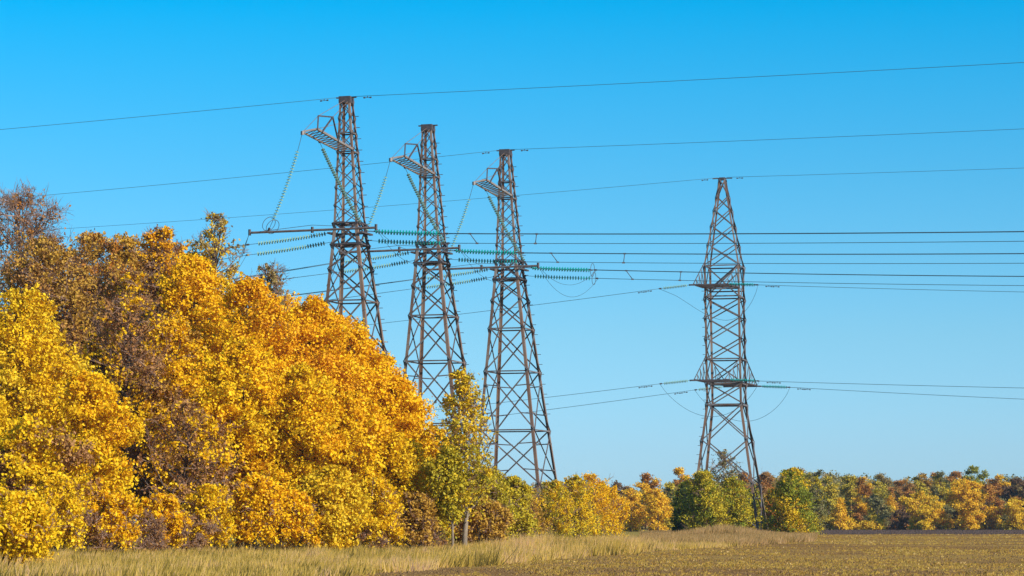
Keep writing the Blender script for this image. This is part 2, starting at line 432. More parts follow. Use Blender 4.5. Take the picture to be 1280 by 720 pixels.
    loop(b + PRt, b + ER[1], 2.3, f'deeper jumper loop under the teal strings right of the {nm}')

# earth wires
def earth(p, yl, yr, dlx, drx, lab, dm_=True, grp='thin earth wires at the pylon tops'):
    for s, d, t in (('left', dlx, yl), ('right', drx, yr)):
        q = p + d * .5
        wire('earth_wire', q, catenary(q, d, fit_h(q, d, *t), 190), .019, f'thin earth wire running {s} from {lab}', 'earth wire', grp,
             dampers=[projx(q + d * 1.5)] if dm_ else [])
earth(B[0] + pp(H, 0, 0) + Vector((0, 0, .05)), (0, 162), (1280, 78), DL(18), DR(24), 'the top of the leftmost lattice pylon')
earth(B[2] + pp(H, 0, 0) + Vector((0, 0, .05)), (0, 249), (1280, 161), DL(18), DR(24), 'the top of the right-hand crossarm pylon')

# ------------------------------------------------------------------ the separate pointed pylon
D4 = 300.0; T4 = at(903, 223, D4); H4 = T4.z; LEAN4 = .012
B4 = Vector((T4.x + LEAN4 * H4, D4, 0)); PS4 = R(13)
U, V = Vector((math.cos(PS4), -math.sin(PS4), 0)), Vector((-math.sin(PS4), -math.cos(PS4), 0))
Z1, ZA, Z2, ZB, Z3 = 29.9, 27.3, 19.6, 16.9, 14.6
def half4(z):
    if z > Z1: return .28 + (1.96 - .28) * (H4 - z) / (H4 - Z1)
    if z > Z3: return 1.96
    return 1.96 + (3.95 - 1.96) * (Z3 - z) / Z3
def p4(z, su, sv, k=1.0):
    a = half4(z) * k
    return U * (su * a) + V * (sv * a) + Vector((-LEAN4 * z, 0, z))
root = empty('pointed_pylon', B4, 'separate rusty lattice pylon with a pointed top, standing alone at the right', 'pylon')
for c in CORN:
    mb = MB()
    for za, zb, ww in ((0, Z3, .26), (Z3, Z1, .22), (Z1, H4, .16)):
        a = p4(za, *c); b = p4(zb, *c); d = (b - a).normalized(); t = .03
        x = -(U * c[0]); y = -(V * c[1]); x = (x - d * x.dot(d)).normalized(); y = (y - d * y.dot(d)).normalized(); i = len(mb.v)
        for p in (a, b):
            for (s, r) in ((0, 0), (ww, 0), (ww, t), (t, t), (t, ww), (0, ww)): mb.v.append(tuple(p + x * s + y * r))
        for k in range(6): mb.f.append((i + k, i + (k + 1) % 6, i + 6 + (k + 1) % 6, i + 6 + k))
    mb.bar(p4(0, *c) + Vector((0, 0, -.3)), p4(0, *c) + Vector((0, 0, .3)), .7)
    mb.build('leg', RUST, root)
mb = MB(); lattice([0, 5.8, 10.6, Z3], p4, .12, mb, ring_at=[Z3], ringw=.2)
for k in range(4):
    c0 = CORN[k]; c1 = CORN[(k + 1) % 4]
    for c, o_ in ((c0, c1), (c1, c0)):
        mb.angle(p4(1.6, *c), p4(0, *c).lerp(p4(5.8, *o_), .27), .1); mb.angle(p4(4.2, *c), p4(5.8, *c).lerp(p4(0, *o_), .27), .1)
mb.build('lower_bracing', STEEL, root)
mb = MB(); lattice([Z3, ZB, Z2, 21.8, 24.1, 26.2, Z1], p4, .12, mb, ring_at=[Z2, ZB, 26.5, ZA, Z1], ringw=.14)
mb.bar(p4(Z1, 1, 1), p4(ZA, -.6, 1), .22); mb.build('middle_bracing', STEEL, root)
mb = MB(); lattice([Z1, 32.2, 34.3, 36.1, 37.6, H4 - .1], p4, .1, mb); mb.build('upper_bracing', STEEL, root)
mb = MB(); t = p4(H4, 0, 0); mb.bar(t - U * 1.1, t + U * 1.1, .1, .18); mb.bar(t + Vector((0, 0, -.2)), t + Vector((0, 0, .08)), .66, .66, side=U)
mb.build('cap', DARKSTEEL, root)
mb = MB(); mb.bar((0, 0, 0), -U * .3, .05); bo = mb.build('step_bolt', DARKSTEEL, root); z = 6.0; bo.location = p4(z, -1, 1)
while z < H4 - 12:
    z += 1.0; c_ = bo.copy(); COL.objects.link(c_); c_.parent = root; c_.location = p4(z, -1, 1)
ARMS = {}
def arm4(z, sgn, L, ztop, key, w=1.65):
    mb = MB(); e = [p4(z, s, sgn) for s in (-1, 1)]
    tip = [p4(z, 0, 0) + V * sgn * L + U * (s * w - sgn * .75) for s in (-1, 1)]
    for a, b in zip(e, tip): mb.angle(a, b, .17); 
    mb.bar(tip[0] - U * .35, tip[1] + U * .35, .16, .26)
    N = 6
    for k in range(N):
        a = e[0].lerp(tip[0], k / N); b = e[1].lerp(tip[1], (k + 1) / N); mb.angle(a, b, .09)
        a2 = e[1].lerp(tip[1], k / N); b2 = e[0].lerp(tip[0], (k + 1) / N); mb.angle(a2, b2, .09)
        if k: mb.angle(a, a2, .1)
    o = mb.build('crossarm', DARKSTEEL, root)
    mb = MB()
    for s, t in zip((-1, 1), tip):
        top = p4(ztop, s, sgn); base = p4(z, s, sgn)
        mb.angle(top, t, .11)
        for q in (.25, .5, .75): mb.angle(top.lerp(t, q), base.lerp(t, q), .09); mb.angle(top.lerp(t, q), base.lerp(t, max(q - .25, 0)), .07)
    mb.build('stay_truss', STEEL, o)
    ARMS[key] = tip
arm4(ZA, 1, 6.6, Z1, 'top'); arm4(ZB, 1, 7.2, Z2, 'near'); arm4(ZB, -1, 7.2, Z2, 'far')
d4r = DR(21); d4l = DL(18)
info = {'top': ('upper arm', (577, 392.5), (1280, 365)), 'near': ('lower near arm', (690, 496), (1280, 485)), 'far': ('lower far arm', (690, 511.5), (1280, 499))}
for key, (nm, tl, tr) in info.items():
    L_, R_ = ARMS[key]; L_ = B4 + L_ - U * .35; R_ = B4 + R_ + U * .35
    for side, S, d, t in (('left', L_, d4l, tl), ('right', R_, d4r, tr)):
        E = S + d * 3.5 + Vector((0, 0, -.32 if side == 'left' else -.18))
        string(S, E, .35, .3, f'short insulator string pulling {side} from the {nm} of the pointed pylon', GREEN if side == 'right' else GREEN_SUNLIT,
               'short insulator strings on the pointed pylon', rad=.17, pitch=.18, double=(side == 'right'))
        x1 = projx(E + d * 1.2); x2 = projx(E + d * 2.0)
        wire('power_cable', E, catenary(E, d, fit_h(E, d, *t), 190 if side == 'left' else 150, n=60), .024,
             f'single cable running {side} from the {nm} of the pointed pylon', 'power cable', 'single cables of the pointed pylon', dampers=[x1, x2])
        if side == 'left': EL4 = E
        else: ER4 = E
    pts = [EL4.lerp(ER4, t ** (.55 if key == 'top' else .9)) + Vector((0, 0, -3.7)) * (4 * t * (1 - t)) ** .8 for t in np.linspace(0, 1, 26)]
    wire('jumper_cable', EL4, pts, .02, f'drooping jumper loop under the {nm} of the pointed pylon', 'jumper cable', 'jumper loops of the pointed pylon')
earth(B4 + p4(H4, 0, 0) + Vector((0, 0, .1)), (110, 284), (1280, 210), DL(18), DR(21), 'the tip of the pointed pylon')

# ------------------------------------------------------------------ trees
PAL = {
 'yellow': [(.58, .35, .012), (.80, .50, .01), (.90, .60, .015), (.80, .58, .03)],
 'gold': [(.62, .30, .01), (.84, .47, .008), (.92, .57, .01), (.92, .64, .02)],
 'orange': [(.56, .22, .012), (.80, .40, .01), (.90, .50, .01), (.90, .56, .015)],
 'lemon': [(.52, .36, .02), (.76, .50, .02), (.86, .58, .025), (.66, .52, .04)],
 'brown': [(.26, .12, .04), (.40, .19, .05), (.48, .25, .06), (.56, .32, .05)],
 'mauve': [(.24, .11, .045), (.36, .17, .06), (.42, .22, .085), (.62, .36, .04)],
 'olivebrown': [(.34, .18, .035), (.48, .27, .045), (.58, .34, .05), (.66, .42, .05)],
 'olive': [(.28, .25, .025), (.46, .37, .03), (.60, .46, .025), (.78, .52, .025)],
 'green': [(.11, .14, .02), (.22, .25, .025), (.36, .35, .03), (.52, .44, .03)],
 'darkgreen': [(.035, .06, .018), (.06, .09, .022), (.10, .13, .03), (.16, .17, .03)],
 'greygreen': [(.10, .11, .05), (.17, .17, .065), (.24, .22, .08), (.31, .26, .07)],
 'russet': [(.22, .08, .03), (.40, .15, .03), (.55, .23, .03), (.62, .32, .04)],
 'plum': [(.07, .035, .03), (.12, .06, .045), (.18, .09, .05), (.26, .14, .05)],
 'tan': [(.22, .16, .06), (.32, .23, .08), (.42, .30, .10), (.50, .37, .11)],
}
for k_ in list(PAL): PAL['far_' + k_] = [tuple(c * .86 + g * .14 for c, g in zip(col, (.40, .31, .13))) for col in PAL[k_]]  # far palettes blended to a muted tone, distance haze put into leaf colour
LM = {k: leafmat('leaves_' + k, v) for k, v in PAL.items()}
BARK = noisemat('bark', [(0.3, (.05, .035, .028)), (0.7, (.15, .11, .085))], 6, .9, stretch=(1, 1, .3), bump=.5)
PALEBARK = noisemat('pale_bark', [(0.3, (.14, .10, .07)), (0.7, (.30, .24, .17))], 6, .9, stretch=(1, 1, .3), bump=.5)
TWIG = noisemat('twig_bark', [(0.3, (.22, .12, .08)), (0.7, (.38, .24, .17))], 3, .9)

def leaf_quads(rng, c, size, outdir=None):
    N = len(c); n = rng.normal(size=(N, 3)); n[:, 2] += .5
    if outdir is not None: n += outdir * .8
    n /= np.linalg.norm(n, axis=1)[:, None]
    a = np.cross(n, rng.normal(size=(N, 3))); a /= np.linalg.norm(a, axis=1)[:, None]; b = np.cross(n, a)
    s = size * rng.uniform(.6, 1.25, size=(N, 1))
    fold = n * s * rng.uniform(-.25, .25, size=(N, 1))
    q = np.stack([c - a * s * .6, c + b * s * .42 + fold, c + a * s * .6, c - b * s * .42 + fold], axis=1)
    return q
def tree(name, cat, label, px, ytop, hw, D, pal, seed, leaf=.17, dens=1.0, group=None, bottom=.12, shape='round',
         pal2=None, twigs=0, lobes=None, bark=None, trunk_r=None, z0=0.0, lean=0.0, asym=0.0, clump=1.0, wide=1.0, shoots=True, twiglen=1.0):
    rng = np.random.default_rng(seed)
    base = Vector((at(px, 600, D).x, D, z0)); Ht = at(px, ytop, D).z - z0; W = hw * D / F
    root = empty(name, base, label, cat, group)
    bz = Ht * bottom; ch = Ht - bz
    def prof(t):
        if shape == 'round': return (np.sin(np.pi * np.clip(t * .90 + .09, 0, 1)) ** .55)
        if shape == 'cone': return np.clip(1.08 - t, 0, 1) ** .65 * np.clip(.5 + 3 * t, 0, 1)
        if shape == 'column': return np.clip(np.sin(np.pi * np.clip(t * .93 + .06, 0, 1)), 0, 1) ** .5
        if shape == 'vase': return (.35 + .8 * t) * np.clip((1.02 - t) * 5, 0, 1) ** .5
        return np.clip(np.sin(np.pi * np.clip(t * .8 + .2, 0, 1)), 0, 1) ** .5      # bush
    lr0 = min(W * .34, ch * .15)
    nl = lobes or int(max(7, 1.5 * (2 * math.pi * W * ch) / (math.pi * lr0 * lr0) * .75))
    LC = []; LR = []; LT = []; W *= wide
    for k in range(nl):
        t = (k + rng.uniform(.1, .9)) / nl; an = k * 2.39996 + rng.uniform(-.5, .5)
        rr = W * float(prof(t)); lr = lr0 * rng.uniform(.65, 1.2) * (.45 + .55 * float(prof(t))) * (1 - .3 * max(0, (t - .75) / .25))
        u = max(0.0, rr - lr * .6) * rng.uniform(.35, 1.1)
        zz = bz + t * ch * rng.uniform(.97, 1.03)
        zz = min(zz, Ht - lr * .55)
        LC.append((u * math.cos(an) + lean * zz + asym * W * math.sin(3 * t), u * math.sin(an), max(zz, bz * .6 + .2))); LR.append(lr); LT.append(rng.uniform(-.16, .16))
    LC = np.array(LC); LR = np.array(LR)
    # sub-clumps on each lobe, leaves around each sub-clump
    nsub = 18; subs = []; st = []; sdv = []
    for c, r, tt in zip(LC, LR, LT):
        m = max(6, int(nsub * (r / lr0) ** 2)); v = rng.normal(size=(m, 3)); v[:, 2] = v[:, 2] * .9 + .25
        v /= np.linalg.norm(v, axis=1)[:, None]
        p = c + v * (r * rng.uniform(.3, 1.55, size=(m, 1)) ** 1.0) * np.array([1.1, 1.1, .7])
        subs.append(p); st.append(np.full(m, tt) + rng.uniform(-.13, .13, m)); sdv.append(v)
    subs = np.concatenate(subs); st = np.concatenate(st); sdv = np.concatenate(sdv)
    area = 2 * math.pi * W * ch + 2 * math.pi * W * W
    NL = int(area * 1.45 * dens / (leaf * leaf * .5))
    sig = max(leaf * 1.15, lr0 * .24) * clump
    wgt = rng.uniform(.15, 1.85, len(subs)); wgt /= wgt.sum()
    idx = rng.choice(len(subs), NL, p=wgt)
    cen = subs[idx] + rng.normal(size=(NL, 3)) * sig * np.array([1, 1, .7])
    if shoots:                                             # leafy shoots that break up the outline
        up_ = name == 'shrub'; ns = int((30 if up_ else 14) * len(LC) ** .8 * min(1.0, dens + .3)); li = rng.integers(0, len(LC), ns); nlf = 26
        v = rng.normal(size=(ns, 3)); v[:, 2] = np.abs(v[:, 2]) * .9 + (1.3 if up_ else .35); v /= np.linalg.norm(v, axis=1)[:, None]
        Ls = LR[li] * rng.uniform(1.1, 2.1, ns); tt_ = rng.uniform(.35, 1, (ns, nlf))
        sp_ = LC[li][:, None, :] + v[:, None, :] * (Ls[:, None] * tt_)[:, :, None] + rng.normal(size=(ns, nlf, 3)) * (leaf * .95 * (1.25 - tt_))[:, :, None]
        near_sub = rng.integers(0, len(subs), ns)
        cen = np.concatenate([cen, sp_.reshape(-1, 3)]); idx = np.concatenate([idx, np.repeat(near_sub, nlf)])
    keep = cen[:, 2] > .1; cen = cen[keep]; idx = idx[keep]
    q = leaf_quads(rng, cen, leaf, sdv[idx])
    tint = np.clip(.48 + st[idx] + rng.normal(size=len(cen)) * .17, 0, 1)
    if pal2 is None: quadmesh('crown', q, LM[pal], tint, root)
    else:
        sel = st[idx] + .5 * np.sin(subs[idx][:, 0] * 1.3 + subs[idx][:, 2] * .9) > .12
        quadmesh('crown', q[~sel], LM[pal], tint[~sel], root)
        quadmesh('crown', q[sel], LM[pal2], tint[sel], root)
    # trunk and limbs
    mb = MB(); tr = trunk_r or (.014 * Ht + .03); top = Ht * .86
    def tp(z): return Vector((lean * z + .25 * math.sin(z * .35 + seed) * min(1, z / 4), .25 * math.cos(z * .3 + seed) * min(1, z / 4), z))
    zs = np.linspace(-.2, top, 9); mb.tube([tp(z) for z in zs], [tr * (1.25 if k == 0 else 1) * (1 - .88 * k / 8) for k in range(9)], 7)
    for c, r in zip(LC, LR):
        c = Vector(c); hz = math.hypot(c.x, c.y); z1 = min(top * .95, max(bz * .5, c.z - hz * rng.uniform(.5, 1.0) - .2))
        a = tp(z1); m = a.lerp(c, .55) + Vector((0, 0, -.12 * hz)) + Vector(tuple(rng.normal(size=3) * .12 * r)); rad = tr * .38 * (1 - .7 * z1 / Ht)
        mb.tube([a, a.lerp(m, .5), m, c], [rad, rad * .8, rad * .6, rad * .3], 5, cap=False)
    mb.build('trunk', bark or BARK, root, smooth=True)
    if twigs:
        tw = MB()
        for li, (c, r) in enumerate(zip(LC, LR)):
            for k in range(max(2, int(twigs * .42))):
                v = Vector(tuple(rng.normal(size=3))); v.z = abs(v.z) * .9 + .15; v.normalize(); o = Vector(c) - v * r * .3
                e = Vector(c) + v * r * rng.uniform(.8, 1.6) * twiglen
                m = o.lerp(e, .5) + Vector(tuple(rng.normal(size=3) * .1 * r)); tw.tube([o, m, e], [.024, .016, .009], 3, cap=False)
                for j in range(4):
                    s = m.lerp(e, rng.uniform(0, .9)); vv = v + Vector(tuple(rng.normal(size=3) * .7)); e2 = s + vv * r * .42
                    tw.tube([s, e2], [.014, .007], 3, cap=False)
                    for jj in range(2):
                        s2 = s.lerp(e2, rng.uniform(.3, .9)); tw.tube([s2, s2 + (vv + Vector(tuple(rng.normal(size=3) * .8))) * r * .22], [.009, .006], 3, cap=False)
        tw.build('twigs', TWIG, root)
    return root

GL = 'trees of the near wood'
near = [
 # px, ytop, hw, D, palette, opts, label
 (22, 242, 84, 178, 'brown', dict(dens=.07, twigs=34, pal2='russet', twiglen=1.5), 'half-bare tall brown tree at the top left corner of the near wood'),
 (-75, 300, 80, 165, 'olivebrown', dict(dens=.7, twigs=8), 'brown tree cut off by the left edge of the photo'),
 (112, 296, 66, 176, 'olivebrown', dict(dens=.5, twigs=14, pal2='russet'), 'olive brown tree crown right of the half-bare tall one at far left'),
 (52, 304, 78, 172, 'olivebrown', dict(dens=.6, twigs=14, pal2='brown'), 'warm brown tree below the half-bare tall one, behind the lemon yellow tree'),
 (158, 300, 62, 180, 'olivebrown', dict(dens=.7, twigs=8, pal2='gold'), 'brownish golden crown behind the mauve-brown tree'),
 (228, 318, 70, 182, 'gold', dict(pal2='orange'), 'golden crown deep in the wood under the orange twiggy top'),
 (350, 376, 66, 184, 'gold', dict(), 'golden crown deep in the wood between two orange trees'),
 (418, 398, 60, 184, 'gold', dict(pal2='orange'), 'orange gold crown deep in the wood, nearest the leftmost pylon'),
 (474, 450, 50, 182, 'gold', dict(), 'golden crown deep in the wood, before the right leg of the leftmost pylon'),
 (160, 345, 58, 158, 'mauve', dict(dens=.24, twigs=10, pal2='gold'), 'mauve-brown thin-leaved tree in the middle of the left wood'),
 (196, 290, 48, 172, 'orange', dict(dens=.5, twigs=16, pal2='brown', twiglen=1.5), 'orange tree with a sparse twiggy top, left of the pale olive treetop'),
 (240, 322, 60, 168, 'gold', dict(), 'golden tree under the thin olive-yellow treetop'),
 (268, 270, 46, 182, 'lemon', dict(dens=.13, twigs=7, pal2='tan'), 'thin olive-yellow treetop rising above the golden wood'),
 (335, 336, 46, 178, 'tan', dict(dens=.05, twigs=16, twiglen=1.3), 'nearly bare twiggy treetop left of the leftmost pylon'),
 (312, 354, 66, 163, 'gold', dict(pal2='orange'), 'deep golden tree below the nearly bare treetop'),
 (386, 378, 66, 166, 'orange', dict(pal2='gold'), 'orange tree just left of the leftmost pylon'),
 (444, 414, 52, 168, 'gold', dict(pal2='orange'), 'golden orange tree in front of the legs of the leftmost pylon'),
 (496, 480, 48, 168, 'gold', dict(), 'golden tree between the leftmost and middle pylons'),
 (538, 540, 42, 166, 'yellow', dict(pal2='gold'), 'yellow tree at the right slope of the near wood, left of the slim olive tree'),
 (28, 368, 66, 148, 'yellow', dict(pal2='lemon'), 'lemon yellow tree at the left edge in front of the brown ones'),
 (-60, 420, 70, 140, 'yellow', dict(), 'yellow tree cut by the left edge, lower than its neighbours'),
 (108, 470, 58, 143, 'yellow', dict(pal2='gold'), 'broad yellow tree lower left, beside the dark hollow of the wood'),
 (40, 530, 66, 134, 'yellow', dict(pal2='mauve', bottom=.03), 'low yellow tree in the bottom left corner'),
 (215, 405, 52, 160, 'gold', dict(dens=.5, pal2='olivebrown'), 'golden brown tree behind the mauve-brown one'),
 (232, 510, 58, 146, 'mauve', dict(dens=.13, twigs=9, pal2='gold', trunk_r=.3), 'brown thin-leaved tree with dark bent limbs in the wood edge'),
 (300, 430, 58, 152, 'gold', dict(pal2='yellow'), 'bright golden tree in the front of the wood, right of the brown thicket'),
 (372, 462, 58, 152, 'yellow', dict(pal2='gold'), 'bright yellow tree in the centre front of the near wood'),
 (440, 496, 54, 154, 'yellow', dict(pal2='gold'), 'yellow tree in front of the leftmost pylon, lower than the orange one'),
 (495, 550, 44, 154, 'yellow', dict(pal2='lemon'), 'yellow tree at the right front corner of the near wood'),
 (410, 590, 48, 146, 'lemon', dict(bottom=.03), 'low greenish yellow tree at the foot of the bright yellow ones'),
 (538, 580, 34, 158, 'yellow', dict(pal2='olive', bottom=.05), 'small yellow tree left of the slim olive tree trunk'),
]
for k, (px, yt, hw, D, pal, kw, lab) in enumerate(near):
    tree('autumn_tree', 'tree', lab, px, yt, hw, D, pal, 100 + k, group=GL, leaf=.165, wide=1.12, **kw)
tree('slender_tree', 'tree', 'slim olive green tree with visible pale trunk in front of the middle pylon', 580, 468, 48, 153, 'olive', 7, leaf=.14, dens=.2, bottom=.24, shape='cone', pal2='lemon', bark=PALEBARK, group=GL, twigs=2, clump=1.25)
tree('slender_tree', 'tree', 'thin leaning companion of the slim olive tree, left of its trunk', 566, 560, 26, 152, 'olive', 8, leaf=.14, dens=.4, bottom=.3, bark=PALEBARK, group=GL, trunk_r=.09, lean=-.06)
SG = 'shrubs along the wood edge'
shr = [(16, 622, 60, 97, 'yellow', 1.8, 'nearest yellow shrub, low in the bottom left corner of the photo'),
 (70, 600, 42, 131, 'yellow', .8, 'yellow shrub at the lower left in front of the wood'),
 (138, 622, 40, 134, 'gold', .3, 'thin golden shrub over the dark hollow at the foot of the wood'),
 (205, 622, 34, 138, 'gold', .4, 'golden shrub below the brown thin-leaved tree'),
 (260, 612, 36, 141, 'yellow', .8, 'bright yellow shrub at the grass edge below the dark limbs'),
 (318, 600, 40, 143, 'gold', .9, 'golden shrub at the grass edge below the bright golden tree'),
 (372, 618, 36, 144, 'gold', .6, 'small golden shrub left of the low greenish yellow tree'),
 (470, 604, 38, 148, 'yellow', .8, 'yellow shrub at the grass edge below the right corner of the wood'),
 (518, 622, 30, 151, 'olivebrown', .3, 'thin brownish shrub at the right corner of the wood'),
 (612, 592, 34, 168, 'olive', .9, 'olive green shrub right of the slim olive tree'),
 (640, 600, 28, 186, 'olive', .9, 'smaller olive shrub left of the near leg of the right-hand crossarm pylon'),
 (598, 626, 40, 160, 'olivebrown', .35, 'low thin golden shrub behind the slim tree trunk'),
 (650, 612, 28, 245, 'olivebrown', .6, 'low golden brown shrub at the feet of the right-hand crossarm pylon'),
 (693, 606, 20, 250, 'yellow', .9, 'yellow shrub just right of the right-hand crossarm pylon legs'),
 (716, 601, 24, 258, 'yellow', .9, 'brightest yellow shrub right of the three pylons'),
 (740, 597, 24, 272, 'gold', .6, 'golden shrub with upright twigs, second right of the three pylons'),
 (761, 612, 18, 276, 'gold', .5, 'small golden brown shrub at the right end of the shrub row'),
 (722, 640, 24, 262, 'olive', .6, 'low green-yellow shrub in front of the brightest yellow shrub')]
for k, (px, yt, hw, D, pal, dn, lab) in enumerate(shr):
    tree('shrub', 'shrub', lab, px, yt, hw * (1.35 if D > 240 else 1), D, pal, 300 + k, leaf=.135 if D < 200 else .15, dens=dn * (.42 if D < 160 else .3 if D > 240 else .5), shape='bush', bottom=.14 if D < 240 else .05, lean=.05 * ((k % 3) - 1), pal2=('olive' if pal == 'yellow' else 'yellow') if D > 240 else None, group=SG, clump=1.3 if D < 240 else 1.9, twiglen=1.4, twigs=6 if dn < .7 else 4, trunk_r=.06)
for k, (px, yt, hw, D, lab) in enumerate([(100, 640, 46, 133, 'dark bare thicket at the left foot of the wood'), (170, 642, 42, 136, 'dark bare thicket below the brown thin-leaved tree'), (235, 648, 38, 139, 'dark bare thicket left of the golden grass-edge shrubs'), (455, 660, 34, 147, 'low bare thicket below the yellow trees of the right corner'), (535, 650, 30, 153, 'low bare reddish thicket left of the slim pale trunk')]):
    tree('thicket', 'shrub', lab, px, yt, hw, D, 'mauve', 340 + k, leaf=.1, dens=.07, shape='bush', bottom=.02, group='bare thickets under the trees', twigs=50, lobes=14, twiglen=1.5, trunk_r=.04)

# around the pointed pylon
PG = 'bushes around the pointed pylon'
mid = [(880, 592, 28, 287, 'olive', 'green', .9, 'olive tree left under the pointed pylon, yellow on its lit side'),
 (857, 606, 16, 292, 'darkgreen', 'green', 1, 'dark green bush at the left foot of the pointed pylon'),
 (915, 600, 24, 289, 'olive', 'green', .9, 'olive bush in the middle between the pointed pylon legs'),
 (905, 566, 26, 318, 'greygreen', 'tan', .15, 'nearly bare sapling behind the lower bracing of the pointed pylon'),
 (940, 612, 18, 312, 'green', 'olive', .8, 'low green bush behind the near leg of the pointed pylon'),
 (990, 588, 27, 293, 'green', 'lemon', 1, 'green and yellow tree right of the pointed pylon'),
 (966, 612, 14, 305, 'olive', 'russet', .7, 'small olive brown bush between pointed pylon and the green and yellow tree'),
 (1012, 596, 20, 330, 'greygreen', 'olive', .8, 'grey-green tree at the right end of the pylon bushes')]
for k, (px, yt, hw, D, pal, p2, dn, lab) in enumerate(mid):
    tree('bush_tree', 'tree', lab, px, yt, hw * 1.1, D, pal, 400 + k, leaf=.17, dens=dn * .75, clump=1.2, shape='bush', bottom=.06, pal2=p2, group=PG, twigs=2 if dn > .5 else 5)

# far wood: separate trees at its front
FG = 'trees at the front of the far wood'
far = [
 (700, 612, 18, 520, 'russet', 'brown tree of the far wood behind the right-hand crossarm pylon'),
 (752, 606, 16, 520, 'greygreen', 'grey-green far tree left of the bright yellow pair'),
 (772, 604, 14, 540, 'plum', 'dark far tree in the gap left of the bright yellow pair'),
 (788, 612, 15, 455, 'gold', 'left one of the bright yellow pair in the gap of the far wood'),
 (812, 592, 20, 480, 'orange', 'orange far tree, tallest in the gap between the shrub row and the pointed pylon'),
 (822, 612, 12, 450, 'gold', 'right one of the bright yellow pair in the gap of the far wood'),
 (838, 606, 13, 455, 'greygreen', 'grey-green far tree left of the dark green bush'),
 (850, 586, 16, 490, 'orange', 'orange treetop just left of the pointed pylon'),
 (872, 594, 14, 520, 'gold', 'golden far treetop seen through the left side of the pointed pylon'),
 (930, 590, 20, 540, 'russet', 'rusty far tree seen through the legs of the pointed pylon'),
 (958, 592, 18, 545, 'brown', 'brown far tree right behind the pointed pylon'),
 (1000, 588, 20, 560, 'olivebrown', 'olive brown far tree behind the green and yellow tree'),
 (1022, 590, 18, 555, 'greygreen', 'first grey-green tree of the far wood right of the pylon bushes'),
 (1036, 598, 15, 540, 'olive', 'olive far tree left of the small pointed yellow tree'),
 (1050, 624, 10, 530, 'gold', 'small pointed yellow tree at the field edge'),
 (1062, 594, 17, 560, 'olive', 'olive far tree behind the small pointed yellow tree'),
 (1078, 598, 12, 555, 'orange', 'narrow orange far tree between two greenish ones'),
 (1096, 612, 17, 535, 'greygreen', 'round grey-green tree between the small pointed yellow tree and the yellow tree'),
 (1113, 610, 8, 545, 'orange', 'narrow orange tree right of the round grey-green tree'),
 (1102, 594, 20, 575, 'tan', 'tan olive treetop behind the round grey-green tree'),
 (1128, 600, 16, 560, 'brown', 'brown far tree left of the yellow tree'),
 (1152, 616, 23, 528, 'yellow', 'rounded yellow tree at the field edge, left of the biggest golden one'),
 (1150, 594, 18, 570, 'olivebrown', 'olive brown treetop behind the rounded yellow tree'),
 (1176, 592, 17, 572, 'greygreen', 'grey-green treetop left of the biggest golden tree'),
 (1168, 590, 12, 585, 'russet', 'rusty treetop between olive brown and grey-green ones'),
 (1206, 601, 32, 530, 'gold', 'biggest golden orange tree at the field edge'),
 (1232, 606, 16, 540, 'orange', 'orange shoulder tree just right of the biggest golden one'),
 (1218, 582, 18, 585, 'green', 'tall green treetop above the biggest golden tree'),
 (1196, 588, 14, 585, 'russet', 'rusty treetop left of the tall green treetop'),
 (1248, 594, 18, 570, 'orange', 'orange treetop right of the tall green one'),
 (1250, 624, 13, 545, 'greygreen', 'low grey-green tree between the golden tree and the right edge'),
 (1268, 624, 12, 535, 'yellow', 'small yellow tree near the right edge of the photo'),
 (1272, 598, 18, 560, 'plum', 'dark purple-brown tree at the right edge'),
 (1296, 600, 20, 555, 'russet', 'russet tree cut by the right edge'),
 (1120, 640, 14, 540, 'plum', 'low dark bush left of the rounded yellow tree'),
 (1062, 650, 9, 534, 'yellow', 'tiny yellow bush right of the small pointed yellow tree'),
 (1090, 652, 11, 532, 'yellow', 'tiny yellow bush below the round grey-green tree'),
]
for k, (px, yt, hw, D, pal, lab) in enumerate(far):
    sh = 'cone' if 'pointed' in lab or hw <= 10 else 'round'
    tree('far_tree', 'tree', lab, px, yt, hw * 1.3, D, 'far_' + (pal if pal != 'orange' else 'gold'), 500 + k, shoots=False, pal2='far_russet' if pal in ('orange', 'brown') else 'far_olive' if pal in ('greygreen', 'olivebrown', 'tan') else None, leaf=.28, dens=1.0, shape=sh, bottom=.02, group=FG, lobes=16, twigs=3 if pal in ('plum', 'brown', 'greygreen') else 0)

